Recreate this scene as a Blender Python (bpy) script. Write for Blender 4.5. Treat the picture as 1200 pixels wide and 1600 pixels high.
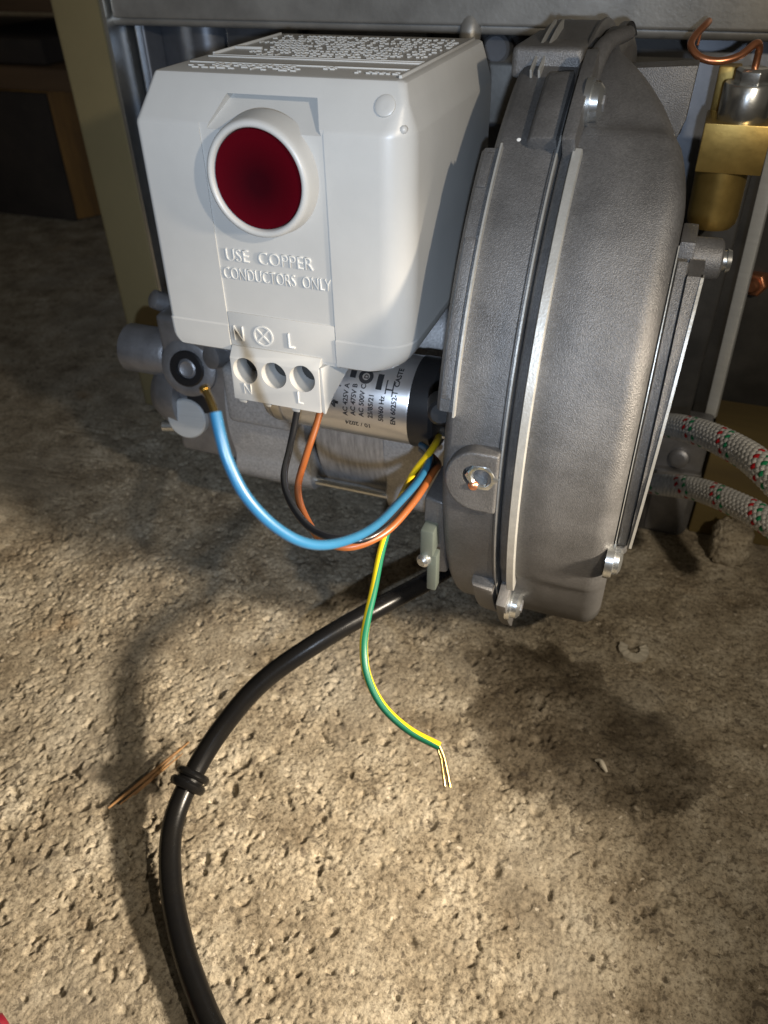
import bpy, bmesh, math, random
import numpy as np
from mathutils import Vector, Matrix

# ------------------------------------------------------------------ scene, camera, light
for o in list(bpy.data.objects):
    bpy.data.objects.remove(o)
SC = bpy.context.scene
COL = SC.collection
random.seed(7)
RNG = np.random.default_rng(11)
S = 0.001
H0 = 300.0            # camera height above the floor (mm); coordinates below are mm measured from the camera height


def V(x, y, z):
    return Vector((x * S, y * S, (z + H0) * S))


cam_d = bpy.data.cameras.new('camera')
cam = bpy.data.objects.new('camera', cam_d)
COL.objects.link(cam)
pitch, yaw, roll = math.radians(38.0), math.radians(21.0), math.radians(1.34)
hd = Vector((-math.sin(yaw), math.cos(yaw), 0))
fw = hd * math.cos(pitch) - Vector((0, 0, 1)) * math.sin(pitch)
r0 = fw.cross(Vector((0, 0, 1))).normalized()
u0 = r0.cross(fw)
rt = r0 * math.cos(roll) - u0 * math.sin(roll)
up = u0 * math.cos(roll) + r0 * math.sin(roll)
M = Matrix((rt, up, -fw)).transposed().to_4x4()
M.translation = V(0, 0, 0)
cam.matrix_world = M
cam_d.sensor_fit = 'VERTICAL'
cam_d.sensor_height = 36.0
cam_d.lens = 36.0 * 1213.0 / 1600.0
cam_d.clip_start = 0.01
cam_d.clip_end = 50.0
cam_d.dof.use_dof = True
cam_d.dof.focus_distance = 0.262
cam_d.dof.aperture_fstop = 17.0
SC.camera = cam

SC.view_settings.view_transform = 'Standard'
SC.view_settings.look = 'None'
SC.view_settings.gamma = 1.0
SC.view_settings.exposure = 0.0

W = bpy.data.worlds.new('World')
SC.world = W
W.use_nodes = True
W.node_tree.nodes['Background'].inputs[0].default_value = (1.0, 0.88, 0.70, 1)
W.node_tree.nodes['Background'].inputs[1].default_value = 0.058


def lamp(name, kind, loc, power, col, size, target=None, cone=None, blend=0.5):
    d = bpy.data.lights.new(name, kind)
    d.energy = power
    d.color = col
    o = bpy.data.objects.new(name, d)
    COL.objects.link(o)
    o.location = V(*loc)
    if kind == 'AREA':
        d.shape = 'DISK'
        d.size = size
    else:
        d.shadow_soft_size = size
    if target:
        o.rotation_euler = (V(*target) - V(*loc)).to_track_quat('-Z', 'Y').to_euler()
    if cone:
        d.spot_size = math.radians(cone)
        d.spot_blend = blend
    return o


# cool phone light behind the lens, warm hand torch to its right, warm work lamp low on the right
lamp('phone_flash', 'SPOT', (22, -85, 0), 5.2, (0.68, 0.81, 1.0), 0.0032, (-128, 230, -105), 58, 1.0)
lamp('hand_torch', 'SPOT', (172, 12, 72), 3.7, (1.0, 0.87, 0.69), 0.007, (-40, 230, -130), 98, 1.0)
lamp('work_lamp', 'SPOT', (300, 118, -38), 30.0, (1.0, 0.86, 0.68), 0.020, (-295, 118, -292), 52, 1.0)

# ------------------------------------------------------------------ helpers


def tag(o, label, cat, group=None, kind=None):
    o['label'] = label
    o['category'] = cat
    if group:
        o['group'] = group
    if kind:
        o['kind'] = kind
    return o


def thing(name, loc, label, cat, group=None):
    e = bpy.data.objects.new(name, None)
    e.empty_display_size = 0.01
    COL.objects.link(e)
    e.location = V(*loc)
    return tag(e, label, cat, group)


ROOT = {}


def root_loc(p):
    l = Vector((0, 0, 0))
    while p is not None:
        l += p.location
        p = p.parent
    return l


def link(name, me, mat, parent=None, smooth=None):
    o = bpy.data.objects.new(name, me)
    COL.objects.link(o)
    if mat is not None:
        me.materials.clear()
        me.materials.append(mat)
    if smooth is not None:
        for p in me.polygons:
            p.use_smooth = True
        me.set_sharp_from_angle(angle=math.radians(smooth))
    if parent is not None:
        o.parent = parent
        if parent.type == 'EMPTY':
            o.matrix_parent_inverse = Matrix.Translation(-parent.location)
    return o


def mesh(name, verts, faces, mat, parent=None, smooth=None, raw=False):
    me = bpy.data.meshes.new(name)
    vs = verts if raw else [V(*v) for v in verts]
    me.from_pydata(vs, [], faces)
    bm = bmesh.new()
    bm.from_mesh(me)
    bmesh.ops.recalc_face_normals(bm, faces=bm.faces)
    bm.to_mesh(me)
    bm.free()
    return link(name, me, mat, parent, smooth)


class MB:
    """collects mm geometry"""

    def __init__(self):
        self.v = []
        self.f = []

    def add(self, v, f):
        n = len(self.v)
        self.v += [tuple(p) for p in v]
        self.f += [tuple(i + n for i in q) for q in f]
        return self

    def box(self, x0, x1, y0, y1, z0, z1):
        return self.hexa([(x0, y0, z0), (x1, y0, z0), (x1, y1, z0), (x0, y1, z0),
                          (x0, y0, z1), (x1, y0, z1), (x1, y1, z1), (x0, y1, z1)])

    def hexa(self, p):
        return self.add(p, [(0, 3, 2, 1), (4, 5, 6, 7), (0, 1, 5, 4), (1, 2, 6, 5), (2, 3, 7, 6), (3, 0, 4, 7)])

    def loft(self, rings, cap0=True, cap1=True, closed=True):
        n = len(rings[0])
        v = [p for r in rings for p in r]
        f = []
        for i in range(len(rings) - 1):
            for j in range(n if closed else n - 1):
                k = (j + 1) % n
                f.append((i * n + j, i * n + k, (i + 1) * n + k, (i + 1) * n + j))
        if cap0:
            f.append(tuple(range(n - 1, -1, -1)))
        if cap1:
            f.append(tuple((len(rings) - 1) * n + j for j in range(n)))
        return self.add(v, f)

    def lathe(self, c, axis, prof, n=32, ph=0.0):
        """prof: list of (t along axis, radius); axis is a unit vector"""
        a = Vector(axis).normalized()
        t = Vector((0, 0, 1)) if abs(a.z) < 0.9 else Vector((1, 0, 0))
        e1 = a.cross(t).normalized()
        e2 = a.cross(e1)
        rings = []
        for (s, r) in prof:
            rings.append([tuple(Vector(c) + a * s + (e1 * math.cos(ph + 2 * math.pi * k / n) + e2 * math.sin(ph + 2 * math.pi * k / n)) * r) for k in range(n)])
        return self.loft(rings)

    def prism(self, pts, d0, d1):
        """pts 3D outline, offset vectors d0,d1"""
        a = [tuple(Vector(p) + Vector(d0)) for p in pts]
        b = [tuple(Vector(p) + Vector(d1)) for p in pts]
        return self.loft([a, b])

    def build(self, name, mat, parent=None, smooth=None, bevel=0, seg=2, angle=30):
        o = mesh(name, self.v, self.f, mat, parent, None)
        if bevel:
            bm = bmesh.new()
            bm.from_mesh(o.data)
            bmesh.ops.remove_doubles(bm, verts=bm.verts, dist=1e-6)
            ed = [e for e in bm.edges if len(e.link_faces) == 2 and e.calc_face_angle(0) > math.radians(angle)]
            bmesh.ops.bevel(bm, geom=ed, offset=bevel * S, segments=seg, profile=0.6, affect='EDGES', clamp_overlap=True)
            bm.to_mesh(o.data)
            bm.free()
            smooth = smooth or 40
        if smooth:
            for p in o.data.polygons:
                p.use_smooth = True
            o.data.set_sharp_from_angle(angle=math.radians(smooth))
        return o


def resample(pts, step):
    P = np.array(pts, float)
    P = np.vstack([2 * P[0] - P[1], P, 2 * P[-1] - P[-2]])
    out = []
    for i in range(1, len(P) - 2):
        p0, p1, p2, p3 = P[i - 1:i + 3]
        n = max(2, int(np.linalg.norm(p2 - p1) / step))
        for k in range(n):
            t = k / n
            out.append(0.5 * ((2 * p1) + (-p0 + p2) * t + (2 * p0 - 5 * p1 + 4 * p2 - p3) * t * t + (-p0 + 3 * p1 - 3 * p2 + p3) * t ** 3))
    out.append(P[-2])
    return np.array(out)


def frames(C):
    T = np.gradient(C, axis=0)
    T /= np.linalg.norm(T, axis=1)[:, None]
    n = np.cross(T[0], [0.3, 0.2, 1.0])
    n /= np.linalg.norm(n)
    N = [n]
    for i in range(1, len(C)):
        m = N[-1] - T[i] * (N[-1] @ T[i])
        N.append(m / np.linalg.norm(m))
    N = np.array(N)
    return T, N, np.cross(T, N)


def tube(pts, r, n=12, step=2.0, r_fn=None):
    C = resample(pts, step)
    T, N, B = frames(C)
    mb = MB()
    rings = []
    for i in range(len(C)):
        rr = r if r_fn is None else r_fn(i / (len(C) - 1)) * r
        rings.append([tuple(C[i] + (N[i] * math.cos(a) + B[i] * math.sin(a)) * rr) for a in [2 * math.pi * k / n for k in range(n)]])
    mb.loft(rings)
    return mb


def boolean(o, cutters, op='DIFFERENCE'):
    for c in cutters:
        m = o.modifiers.new('b', 'BOOLEAN')
        m.operation = op
        m.object = c
        m.solver = 'EXACT'
    bpy.context.view_layer.update()
    dg = bpy.context.evaluated_depsgraph_get()
    me = bpy.data.meshes.new_from_object(o.evaluated_get(dg))
    o.modifiers.clear()
    old = o.data
    mats = [m for m in old.materials]
    o.data = me
    me.materials.clear()
    me.materials.append(mats[0])
    for p in me.polygons:
        p.material_index = 0
    for c in cutters:
        bpy.data.objects.remove(c)
    return o


def text_mesh(name, body, fn, size, extrude, mat, parent, align='LEFT', sx=1.0, spacing=1.0, bold=0.0, bevel=0.0):
    """fn maps (u,v,w) mm of the glyph plane to scene mm"""
    cu = bpy.data.curves.new(name, 'FONT')
    cu.body = body
    cu.size = size
    cu.align_x = align
    cu.extrude = extrude
    cu.offset = bold
    cu.bevel_depth = bevel
    cu.resolution_u = 3
    cu.space_character = spacing
    t = bpy.data.objects.new(name + '_tmp', cu)
    COL.objects.link(t)
    bpy.context.view_layer.update()
    dg = bpy.context.evaluated_depsgraph_get()
    me = bpy.data.meshes.new_from_object(t.evaluated_get(dg))
    bpy.data.objects.remove(t)
    for v in me.vertices:
        v.co = V(*fn(v.co.x * sx, v.co.y, v.co.z))
    return link(name, me, mat, parent)


# ------------------------------------------------------------------ materials


def nodes(name):
    m = bpy.data.materials.new(name)
    m.use_nodes = True
    nt = m.node_tree
    return m, nt, nt.nodes['Principled BSDF']


def mat(name, col, rough=0.5, metal=0.0, var=0.0, vscale=60.0, bump=0.0, bscale=400.0, rvar=0.0, col2=None, spec=0.5, coat=0.0, detail=6, stretch=None, grain=0.0, gscale=900.0):
    m, nt, b = nodes(name)
    b.inputs['Base Color'].default_value = (*col, 1)
    b.inputs['Roughness'].default_value = rough
    b.inputs['Metallic'].default_value = metal
    b.inputs['Specular IOR Level'].default_value = spec
    b.inputs['Coat Weight'].default_value = coat
    tc = nt.nodes.new('ShaderNodeTexCoord')
    src = tc.outputs['Object']
    if stretch:
        mp = nt.nodes.new('ShaderNodeMapping')
        mp.inputs['Scale'].default_value = stretch
        nt.links.new(src, mp.inputs[0])
        src = mp.outputs[0]
    if var or col2:
        n = nt.nodes.new('ShaderNodeTexNoise')
        n.inputs['Scale'].default_value = vscale
        n.inputs['Detail'].default_value = detail
        n.inputs['Roughness'].default_value = 0.65
        nt.links.new(src, n.inputs['Vector'])
        cr = nt.nodes.new('ShaderNodeValToRGB')
        cr.color_ramp.elements[0].position = 0.32
        cr.color_ramp.elements[1].position = 0.68
        c2 = col2 or tuple(max(0, c * (1 - var)) for c in col)
        c1 = col if col2 else tuple(min(1, c * (1 + var)) for c in col)
        cr.color_ramp.elements[0].color = (*c2, 1)
        cr.color_ramp.elements[1].color = (*c1, 1)
        nt.links.new(n.outputs['Fac'], cr.inputs[0])
        col_out = cr.outputs[0]
        if grain:
            ng = nt.nodes.new('ShaderNodeTexNoise')
            ng.inputs['Scale'].default_value = gscale
            ng.inputs['Detail'].default_value = 3
            nt.links.new(src, ng.inputs['Vector'])
            rg = nt.nodes.new('ShaderNodeMapRange')
            rg.inputs[1].default_value = 0.33
            rg.inputs[2].default_value = 0.67
            rg.inputs[3].default_value = 1 - grain
            rg.inputs[4].default_value = 1 + grain
            nt.links.new(ng.outputs['Fac'], rg.inputs[0])
            mg = nt.nodes.new('ShaderNodeMix')
            mg.data_type = 'RGBA'
            mg.blend_type = 'MULTIPLY'
            mg.inputs[0].default_value = 1.0
            nt.links.new(col_out, mg.inputs[6])
            nt.links.new(rg.outputs[0], mg.inputs[7])
            col_out = mg.outputs[2]
        nt.links.new(col_out, b.inputs['Base Color'])
        if rvar:
            mr = nt.nodes.new('ShaderNodeMapRange')
            mr.inputs[3].default_value = rough - rvar
            mr.inputs[4].default_value = rough + rvar
            nt.links.new(n.outputs['Fac'], mr.inputs[0])
            nt.links.new(mr.outputs[0], b.inputs['Roughness'])
    if bump:
        n2 = nt.nodes.new('ShaderNodeTexNoise')
        n2.inputs['Scale'].default_value = bscale
        n2.inputs['Detail'].default_value = 4
        nt.links.new(src, n2.inputs['Vector'])
        bp = nt.nodes.new('ShaderNodeBump')
        bp.inputs['Strength'].default_value = bump
        bp.inputs['Distance'].default_value = 0.0004
        nt.links.new(n2.outputs['Fac'], bp.inputs['Height'])
        nt.links.new(bp.outputs[0], b.inputs['Normal'])
    return m


PLASTIC = mat('grey_plastic', (0.42, 0.415, 0.395), 0.37, var=0.06, vscale=18, bump=0.05, bscale=1500, rvar=0.04)
PLASTIC_LIT = mat('lit_raised_plastic', (0.52, 0.515, 0.49), 0.24)  # grey plastic lightened, edge highlights of the raised letters put into its colour
RED = mat('red_lens', (0.085, 0.0, 0.005), 0.45, var=0.12, vscale=60, spec=0.12)
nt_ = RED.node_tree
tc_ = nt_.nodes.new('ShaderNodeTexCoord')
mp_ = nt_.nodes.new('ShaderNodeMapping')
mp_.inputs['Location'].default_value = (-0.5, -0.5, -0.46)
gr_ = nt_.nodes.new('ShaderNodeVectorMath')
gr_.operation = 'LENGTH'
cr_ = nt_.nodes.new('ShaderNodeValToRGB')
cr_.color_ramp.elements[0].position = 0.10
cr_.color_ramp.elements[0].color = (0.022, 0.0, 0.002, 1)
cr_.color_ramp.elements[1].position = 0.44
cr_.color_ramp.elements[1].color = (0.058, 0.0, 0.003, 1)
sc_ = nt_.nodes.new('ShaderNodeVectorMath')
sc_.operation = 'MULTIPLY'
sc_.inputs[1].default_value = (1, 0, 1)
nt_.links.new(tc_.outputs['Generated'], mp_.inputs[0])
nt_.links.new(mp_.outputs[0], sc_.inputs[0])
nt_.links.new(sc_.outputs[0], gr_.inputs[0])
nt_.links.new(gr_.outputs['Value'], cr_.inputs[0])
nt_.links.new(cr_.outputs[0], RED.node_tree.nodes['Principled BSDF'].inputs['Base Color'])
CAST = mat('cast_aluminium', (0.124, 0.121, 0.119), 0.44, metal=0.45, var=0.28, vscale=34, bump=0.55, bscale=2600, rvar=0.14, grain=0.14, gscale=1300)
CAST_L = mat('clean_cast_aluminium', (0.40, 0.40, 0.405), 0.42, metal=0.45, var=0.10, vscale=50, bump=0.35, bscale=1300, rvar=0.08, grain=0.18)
DISC = mat('turned_aluminium', (0.62, 0.64, 0.64), 0.33, metal=0.45, var=0.06, vscale=100, bump=0.1, bscale=600, stretch=(0.1, 1, 6))
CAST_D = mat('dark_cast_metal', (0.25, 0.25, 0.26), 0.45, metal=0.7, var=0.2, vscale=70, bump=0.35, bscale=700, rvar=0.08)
MACH = mat('machined_edge', (0.42, 0.415, 0.39), 0.38, metal=0.5, var=0.1, vscale=200, bump=0.2, bscale=1200)
LAMI = mat('laminated_steel', (0.40, 0.40, 0.41), 0.36, metal=0.6, var=0.3, vscale=90, bump=0.3, bscale=300, stretch=(8, 1, 1))
CAN = mat('capacitor_can', (0.74, 0.74, 0.75), 0.30, metal=0.92, var=0.06, vscale=80, bump=0.05, bscale=900, rvar=0.05)
ZINC = mat('zinc_plated_steel', (0.66, 0.68, 0.68), 0.27, metal=0.95, var=0.1, vscale=150, bump=0.08, bscale=700)
RUBBER = mat('black_rubber', (0.005, 0.005, 0.0055), 0.28, col2=(0.008, 0.0075, 0.007), vscale=90, bump=0.08, bscale=900, rvar=0.08, spec=0.25)
BLACKP = mat('black_plastic', (0.010, 0.010, 0.011), 0.38, bump=0.05, bscale=900)
INK = mat('black_ink', (0.012, 0.012, 0.014), 0.5)
BLUE = mat('blue_insulation', (0.017, 0.092, 0.175), 0.36, var=0.05, vscale=200, bump=0.04)
BLACKW = mat('black_insulation', (0.009, 0.009, 0.010), 0.30, bump=0.03)
ORANGE = mat('orange_brown_insulation', (0.20, 0.058, 0.014), 0.38, var=0.06, vscale=200, bump=0.04)
YELLOW = mat('yellow_insulation', (0.58, 0.41, 0.010), 0.36, var=0.04, vscale=200)
GREEN = mat('green_stripe', (0.006, 0.10, 0.05), 0.36)
BRASSF = mat('brass_ferrule', (0.50, 0.36, 0.14), 0.26, metal=1.0, var=0.1, vscale=300)
BRASS = mat('brass', (0.46, 0.32, 0.10), 0.36, metal=0.85, var=0.16, vscale=60, bump=0.10, bscale=400, rvar=0.08)
COPPER = mat('copper', (0.70, 0.30, 0.16), 0.30, metal=0.9, var=0.16, vscale=120, bump=0.06)
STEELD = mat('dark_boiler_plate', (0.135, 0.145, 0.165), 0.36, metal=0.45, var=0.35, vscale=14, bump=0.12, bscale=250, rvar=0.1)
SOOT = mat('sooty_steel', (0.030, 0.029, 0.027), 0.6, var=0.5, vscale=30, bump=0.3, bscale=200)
STEELR = mat('boiler_rail', (0.30, 0.295, 0.28), 0.45, metal=0.5, var=0.22, vscale=30, bump=0.25, bscale=500, rvar=0.08)
CREAM = mat('cream_boiler_panel', (0.20, 0.165, 0.085), 0.42, var=0.08, vscale=10, bump=0.05)
WOOD = mat('amber_timber', (0.40, 0.20, 0.045), 0.8, col2=(0.17, 0.085, 0.025), vscale=30, bump=0.3, bscale=60, stretch=(1, 1, 0.15))
WOOD_D = mat('dark_timber', (0.055, 0.042, 0.032), 0.8, col2=(0.03, 0.024, 0.02), vscale=18, bump=0.3, bscale=60)
WOOD_B = mat('brown_timber', (0.20, 0.115, 0.055), 0.8, col2=(0.10, 0.06, 0.03), vscale=14, bump=0.3, bscale=60, stretch=(0.15, 1, 1))
STRAW = mat('straw', (0.30, 0.16, 0.055), 0.7, col2=(0.16, 0.085, 0.035), vscale=200, bump=0.2)
CLIP = mat('pale_green_plastic', (0.075, 0.088, 0.076), 0.4, var=0.08, vscale=100)
BRAID = mat('braided_steel_wire', (0.72, 0.72, 0.70), 0.33, metal=0.4, var=0.2, vscale=300)
BR_RED = mat('red_thread', (0.40, 0.010, 0.015), 0.5)
BR_GRN = mat('green_thread', (0.010, 0.22, 0.09), 0.5)
INNER = mat('hose_inner_hole_shade', (0.03, 0.03, 0.028), 0.6)
CHALK = mat('pale_residue', (0.46, 0.42, 0.34), 0.8, var=0.2, vscale=300, bump=0.5, bscale=900)
REDP = mat('red_plastic', (0.17, 0.008, 0.02), 0.4)
BEAM = mat('dull_yellow_timber', (0.15, 0.11, 0.035), 0.75, col2=(0.09, 0.065, 0.025), vscale=25, bump=0.3, bscale=90, stretch=(0.2, 1, 1))
PAPER = mat('white_print', (0.72, 0.72, 0.70), 0.5)

# concrete: beige cement with darker grains, rust specks and one damp stain that has an outline of its own


def concrete(name, stain=True):
    m, nt, b = nodes(name)
    L = nt.links.new
    tc = nt.nodes.new('ShaderNodeTexCoord')
    co = tc.outputs['Object']

    def noise(sc, det=5, ro=0.6, vec=None):
        n = nt.nodes.new('ShaderNodeTexNoise')
        n.inputs['Scale'].default_value = sc
        n.inputs['Detail'].default_value = det
        n.inputs['Roughness'].default_value = ro
        L(vec or co, n.inputs['Vector'])
        return n

    def ramp(src, stops):
        r = nt.nodes.new('ShaderNodeValToRGB')
        e = r.color_ramp.elements
        while len(e) < len(stops):
            e.new(0.5)
        for el, (p, c) in zip(e, stops):
            el.position = p
            el.color = (*c, 1)
        L(src, r.inputs[0])
        return r

    def mix(fac, a, c, mode='MIX'):
        n = nt.nodes.new('ShaderNodeMix')
        n.data_type = 'RGBA'
        n.blend_type = mode
        if isinstance(fac, float):
            n.inputs[0].default_value = fac
        else:
            L(fac, n.inputs[0])
        L(a, n.inputs[6])
        if isinstance(c, tuple):
            n.inputs[7].default_value = (*c, 1)
        else:
            L(c, n.inputs[7])
        return n.outputs[2]

    n1 = noise(38, 6, 0.65)
    c = ramp(n1.outputs['Fac'], [(0.28, (0.15, 0.118, 0.078)), (0.5, (0.325, 0.278, 0.203)), (0.70, (0.47, 0.42, 0.33))]).outputs[0]
    n2 = noise(520, 5, 0.75)
    sp = ramp(n2.outputs['Fac'], [(0.36, (0.36, 0.33, 0.29)), (0.50, (1, 1, 1)), (0.66, (1.38, 1.37, 1.36))]).outputs[0]
    c = mix(0.95, c, sp, 'MULTIPLY')
    nd = noise(260, 3, 0.6)
    gd = ramp(nd.outputs['Fac'], [(0.60, (0, 0, 0)), (0.66, (0.8, 0.8, 0.8))]).outputs[0]
    c = mix(gd, c, (0.07, 0.055, 0.04))
    nl = noise(330, 2, 0.5)
    gl = ramp(nl.outputs['Fac'], [(0.68, (0, 0, 0)), (0.73, (0.7, 0.7, 0.7))]).outputs[0]
    c = mix(gl, c, (0.62, 0.55, 0.44))
    n3 = noise(16, 3, 0.5)
    rust = ramp(n3.outputs['Fac'], [(0.66, (0, 0, 0)), (0.80, (0.5, 0.5, 0.5))]).outputs[0]
    c = mix(rust, c, (0.30, 0.16, 0.05))
    # cooler cement grey in patches
    n4 = noise(11, 4, 0.6)
    gp = ramp(n4.outputs['Fac'], [(0.50, (0, 0, 0)), (0.72, (0.6, 0.6, 0.6))]).outputs[0]
    c = mix(gp, c, (0.27, 0.245, 0.20))
    if stain:
        wob = noise(42, 8, 0.72)
        sub = nt.nodes.new('ShaderNodeVectorMath')
        sub.operation = 'MULTIPLY_ADD'
        sub.inputs[1].default_value = (0.045, 0.045, 0)
        sub.inputs[2].default_value = (0, 0, 0)
        cen = nt.nodes.new('ShaderNodeVectorMath')
        cen.operation = 'SUBTRACT'
        cen.inputs[1].default_value = (0.5, 0.5, 0.5)
        L(wob.outputs['Color'], cen.inputs[0])
        L(cen.outputs[0], sub.inputs[0])
        ad = nt.nodes.new('ShaderNodeVectorMath')
        L(co, ad.inputs[0])
        L(sub.outputs[0], ad.inputs[1])
        fac = None
        for (x, y, a, bb) in ((0.002, 0.229, 0.052, 0.036), (-0.022, 0.262, 0.034, 0.024), (0.034, 0.226, 0.030, 0.022)):
            mp = nt.nodes.new('ShaderNodeMapping')
            mp.vector_type = 'POINT'
            mp.inputs['Location'].default_value = (-x / a, -y / bb, 0)
            mp.inputs['Scale'].default_value = (1 / a, 1 / bb, 0)
            L(ad.outputs[0], mp.inputs[0])
            ln = nt.nodes.new('ShaderNodeVectorMath')
            ln.operation = 'LENGTH'
            L(mp.outputs[0], ln.inputs[0])
            if fac is None:
                fac = ln.outputs['Value']
            else:
                mn = nt.nodes.new('ShaderNodeMath')
                mn.operation = 'MINIMUM'
                L(fac, mn.inputs[0])
                L(ln.outputs['Value'], mn.inputs[1])
                fac = mn.outputs[0]
        st = ramp(fac, [(0.80, (0.88, 0.88, 0.88)), (1.0, (0, 0, 0))])
        st.color_ramp.elements.new(0.94).color = (0.62, 0.62, 0.62, 1)
        pv = ramp(noise(48, 6, 0.7).outputs['Fac'], [(0.36, (0.62, 0.62, 0.62)), (0.60, (1, 1, 1))])
        sm_ = nt.nodes.new('ShaderNodeMath')
        sm_.operation = 'MULTIPLY'
        L(st.outputs[0], sm_.inputs[0])
        L(pv.outputs[0], sm_.inputs[1])
        dk = nt.nodes.new('ShaderNodeMix')
        dk.data_type = 'RGBA'
        dk.blend_type = 'MULTIPLY'
        L(sm_.outputs[0], dk.inputs[0])
        L(c, dk.inputs[6])
        dk.inputs[7].default_value = (0.20, 0.175, 0.145, 1)
        c = dk.outputs[2]
        mr = nt.nodes.new('ShaderNodeMapRange')
        mr.inputs[3].default_value = 0.9
        mr.inputs[4].default_value = 0.62
        L(st.outputs[0], mr.inputs[0])
        L(mr.outputs[0], b.inputs['Roughness'])
    else:
        b.inputs['Roughness'].default_value = 0.9
    L(c, b.inputs['Base Color'])
    b.inputs['Specular IOR Level'].default_value = 0.3
    nb = noise(900, 5, 0.7)
    bp = nt.nodes.new('ShaderNodeBump')
    bp.inputs['Strength'].default_value = 0.8
    bp.inputs['Distance'].default_value = 0.0009
    L(nb.outputs['Fac'], bp.inputs['Height'])
    L(bp.outputs[0], b.inputs['Normal'])
    return m


CONC = concrete('rough_concrete')
CONC2 = concrete('concrete_lump', False)

# ------------------------------------------------------------------ floor
PERM = RNG.permutation(4096)
GR = RNG.uniform(0, 2 * math.pi, 4096)


def perlin(x, y, seed=0):
    xi = np.floor(x).astype(int)
    yi = np.floor(y).astype(int)
    xf = x - xi
    yf = y - yi

    def g(ix, iy, dx, dy):
        h = PERM[(PERM[(ix + seed * 131) & 4095] + iy) & 4095]
        a = GR[h]
        return np.cos(a) * dx + np.sin(a) * dy
    u = xf * xf * xf * (xf * (xf * 6 - 15) + 10)
    v = yf * yf * yf * (yf * (yf * 6 - 15) + 10)
    n00 = g(xi, yi, xf, yf)
    n10 = g(xi + 1, yi, xf - 1, yf)
    n01 = g(xi, yi + 1, xf, yf - 1)
    n11 = g(xi + 1, yi + 1, xf - 1, yf - 1)
    return (n00 * (1 - u) + n10 * u) * (1 - v) + (n01 * (1 - u) + n11 * u) * v


def axis_pts(a, b, step, lo, hi):
    mid = list(np.arange(a, b, step))
    l, s, x = [], step, a
    while x > lo:
        s *= 1.12
        x -= s
        l.append(x)
    r, s, x = [], step, mid[-1]
    while x < hi:
        s *= 1.12
        x += s
        r.append(x)
    return np.array(l[::-1] + mid + r)


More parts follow.
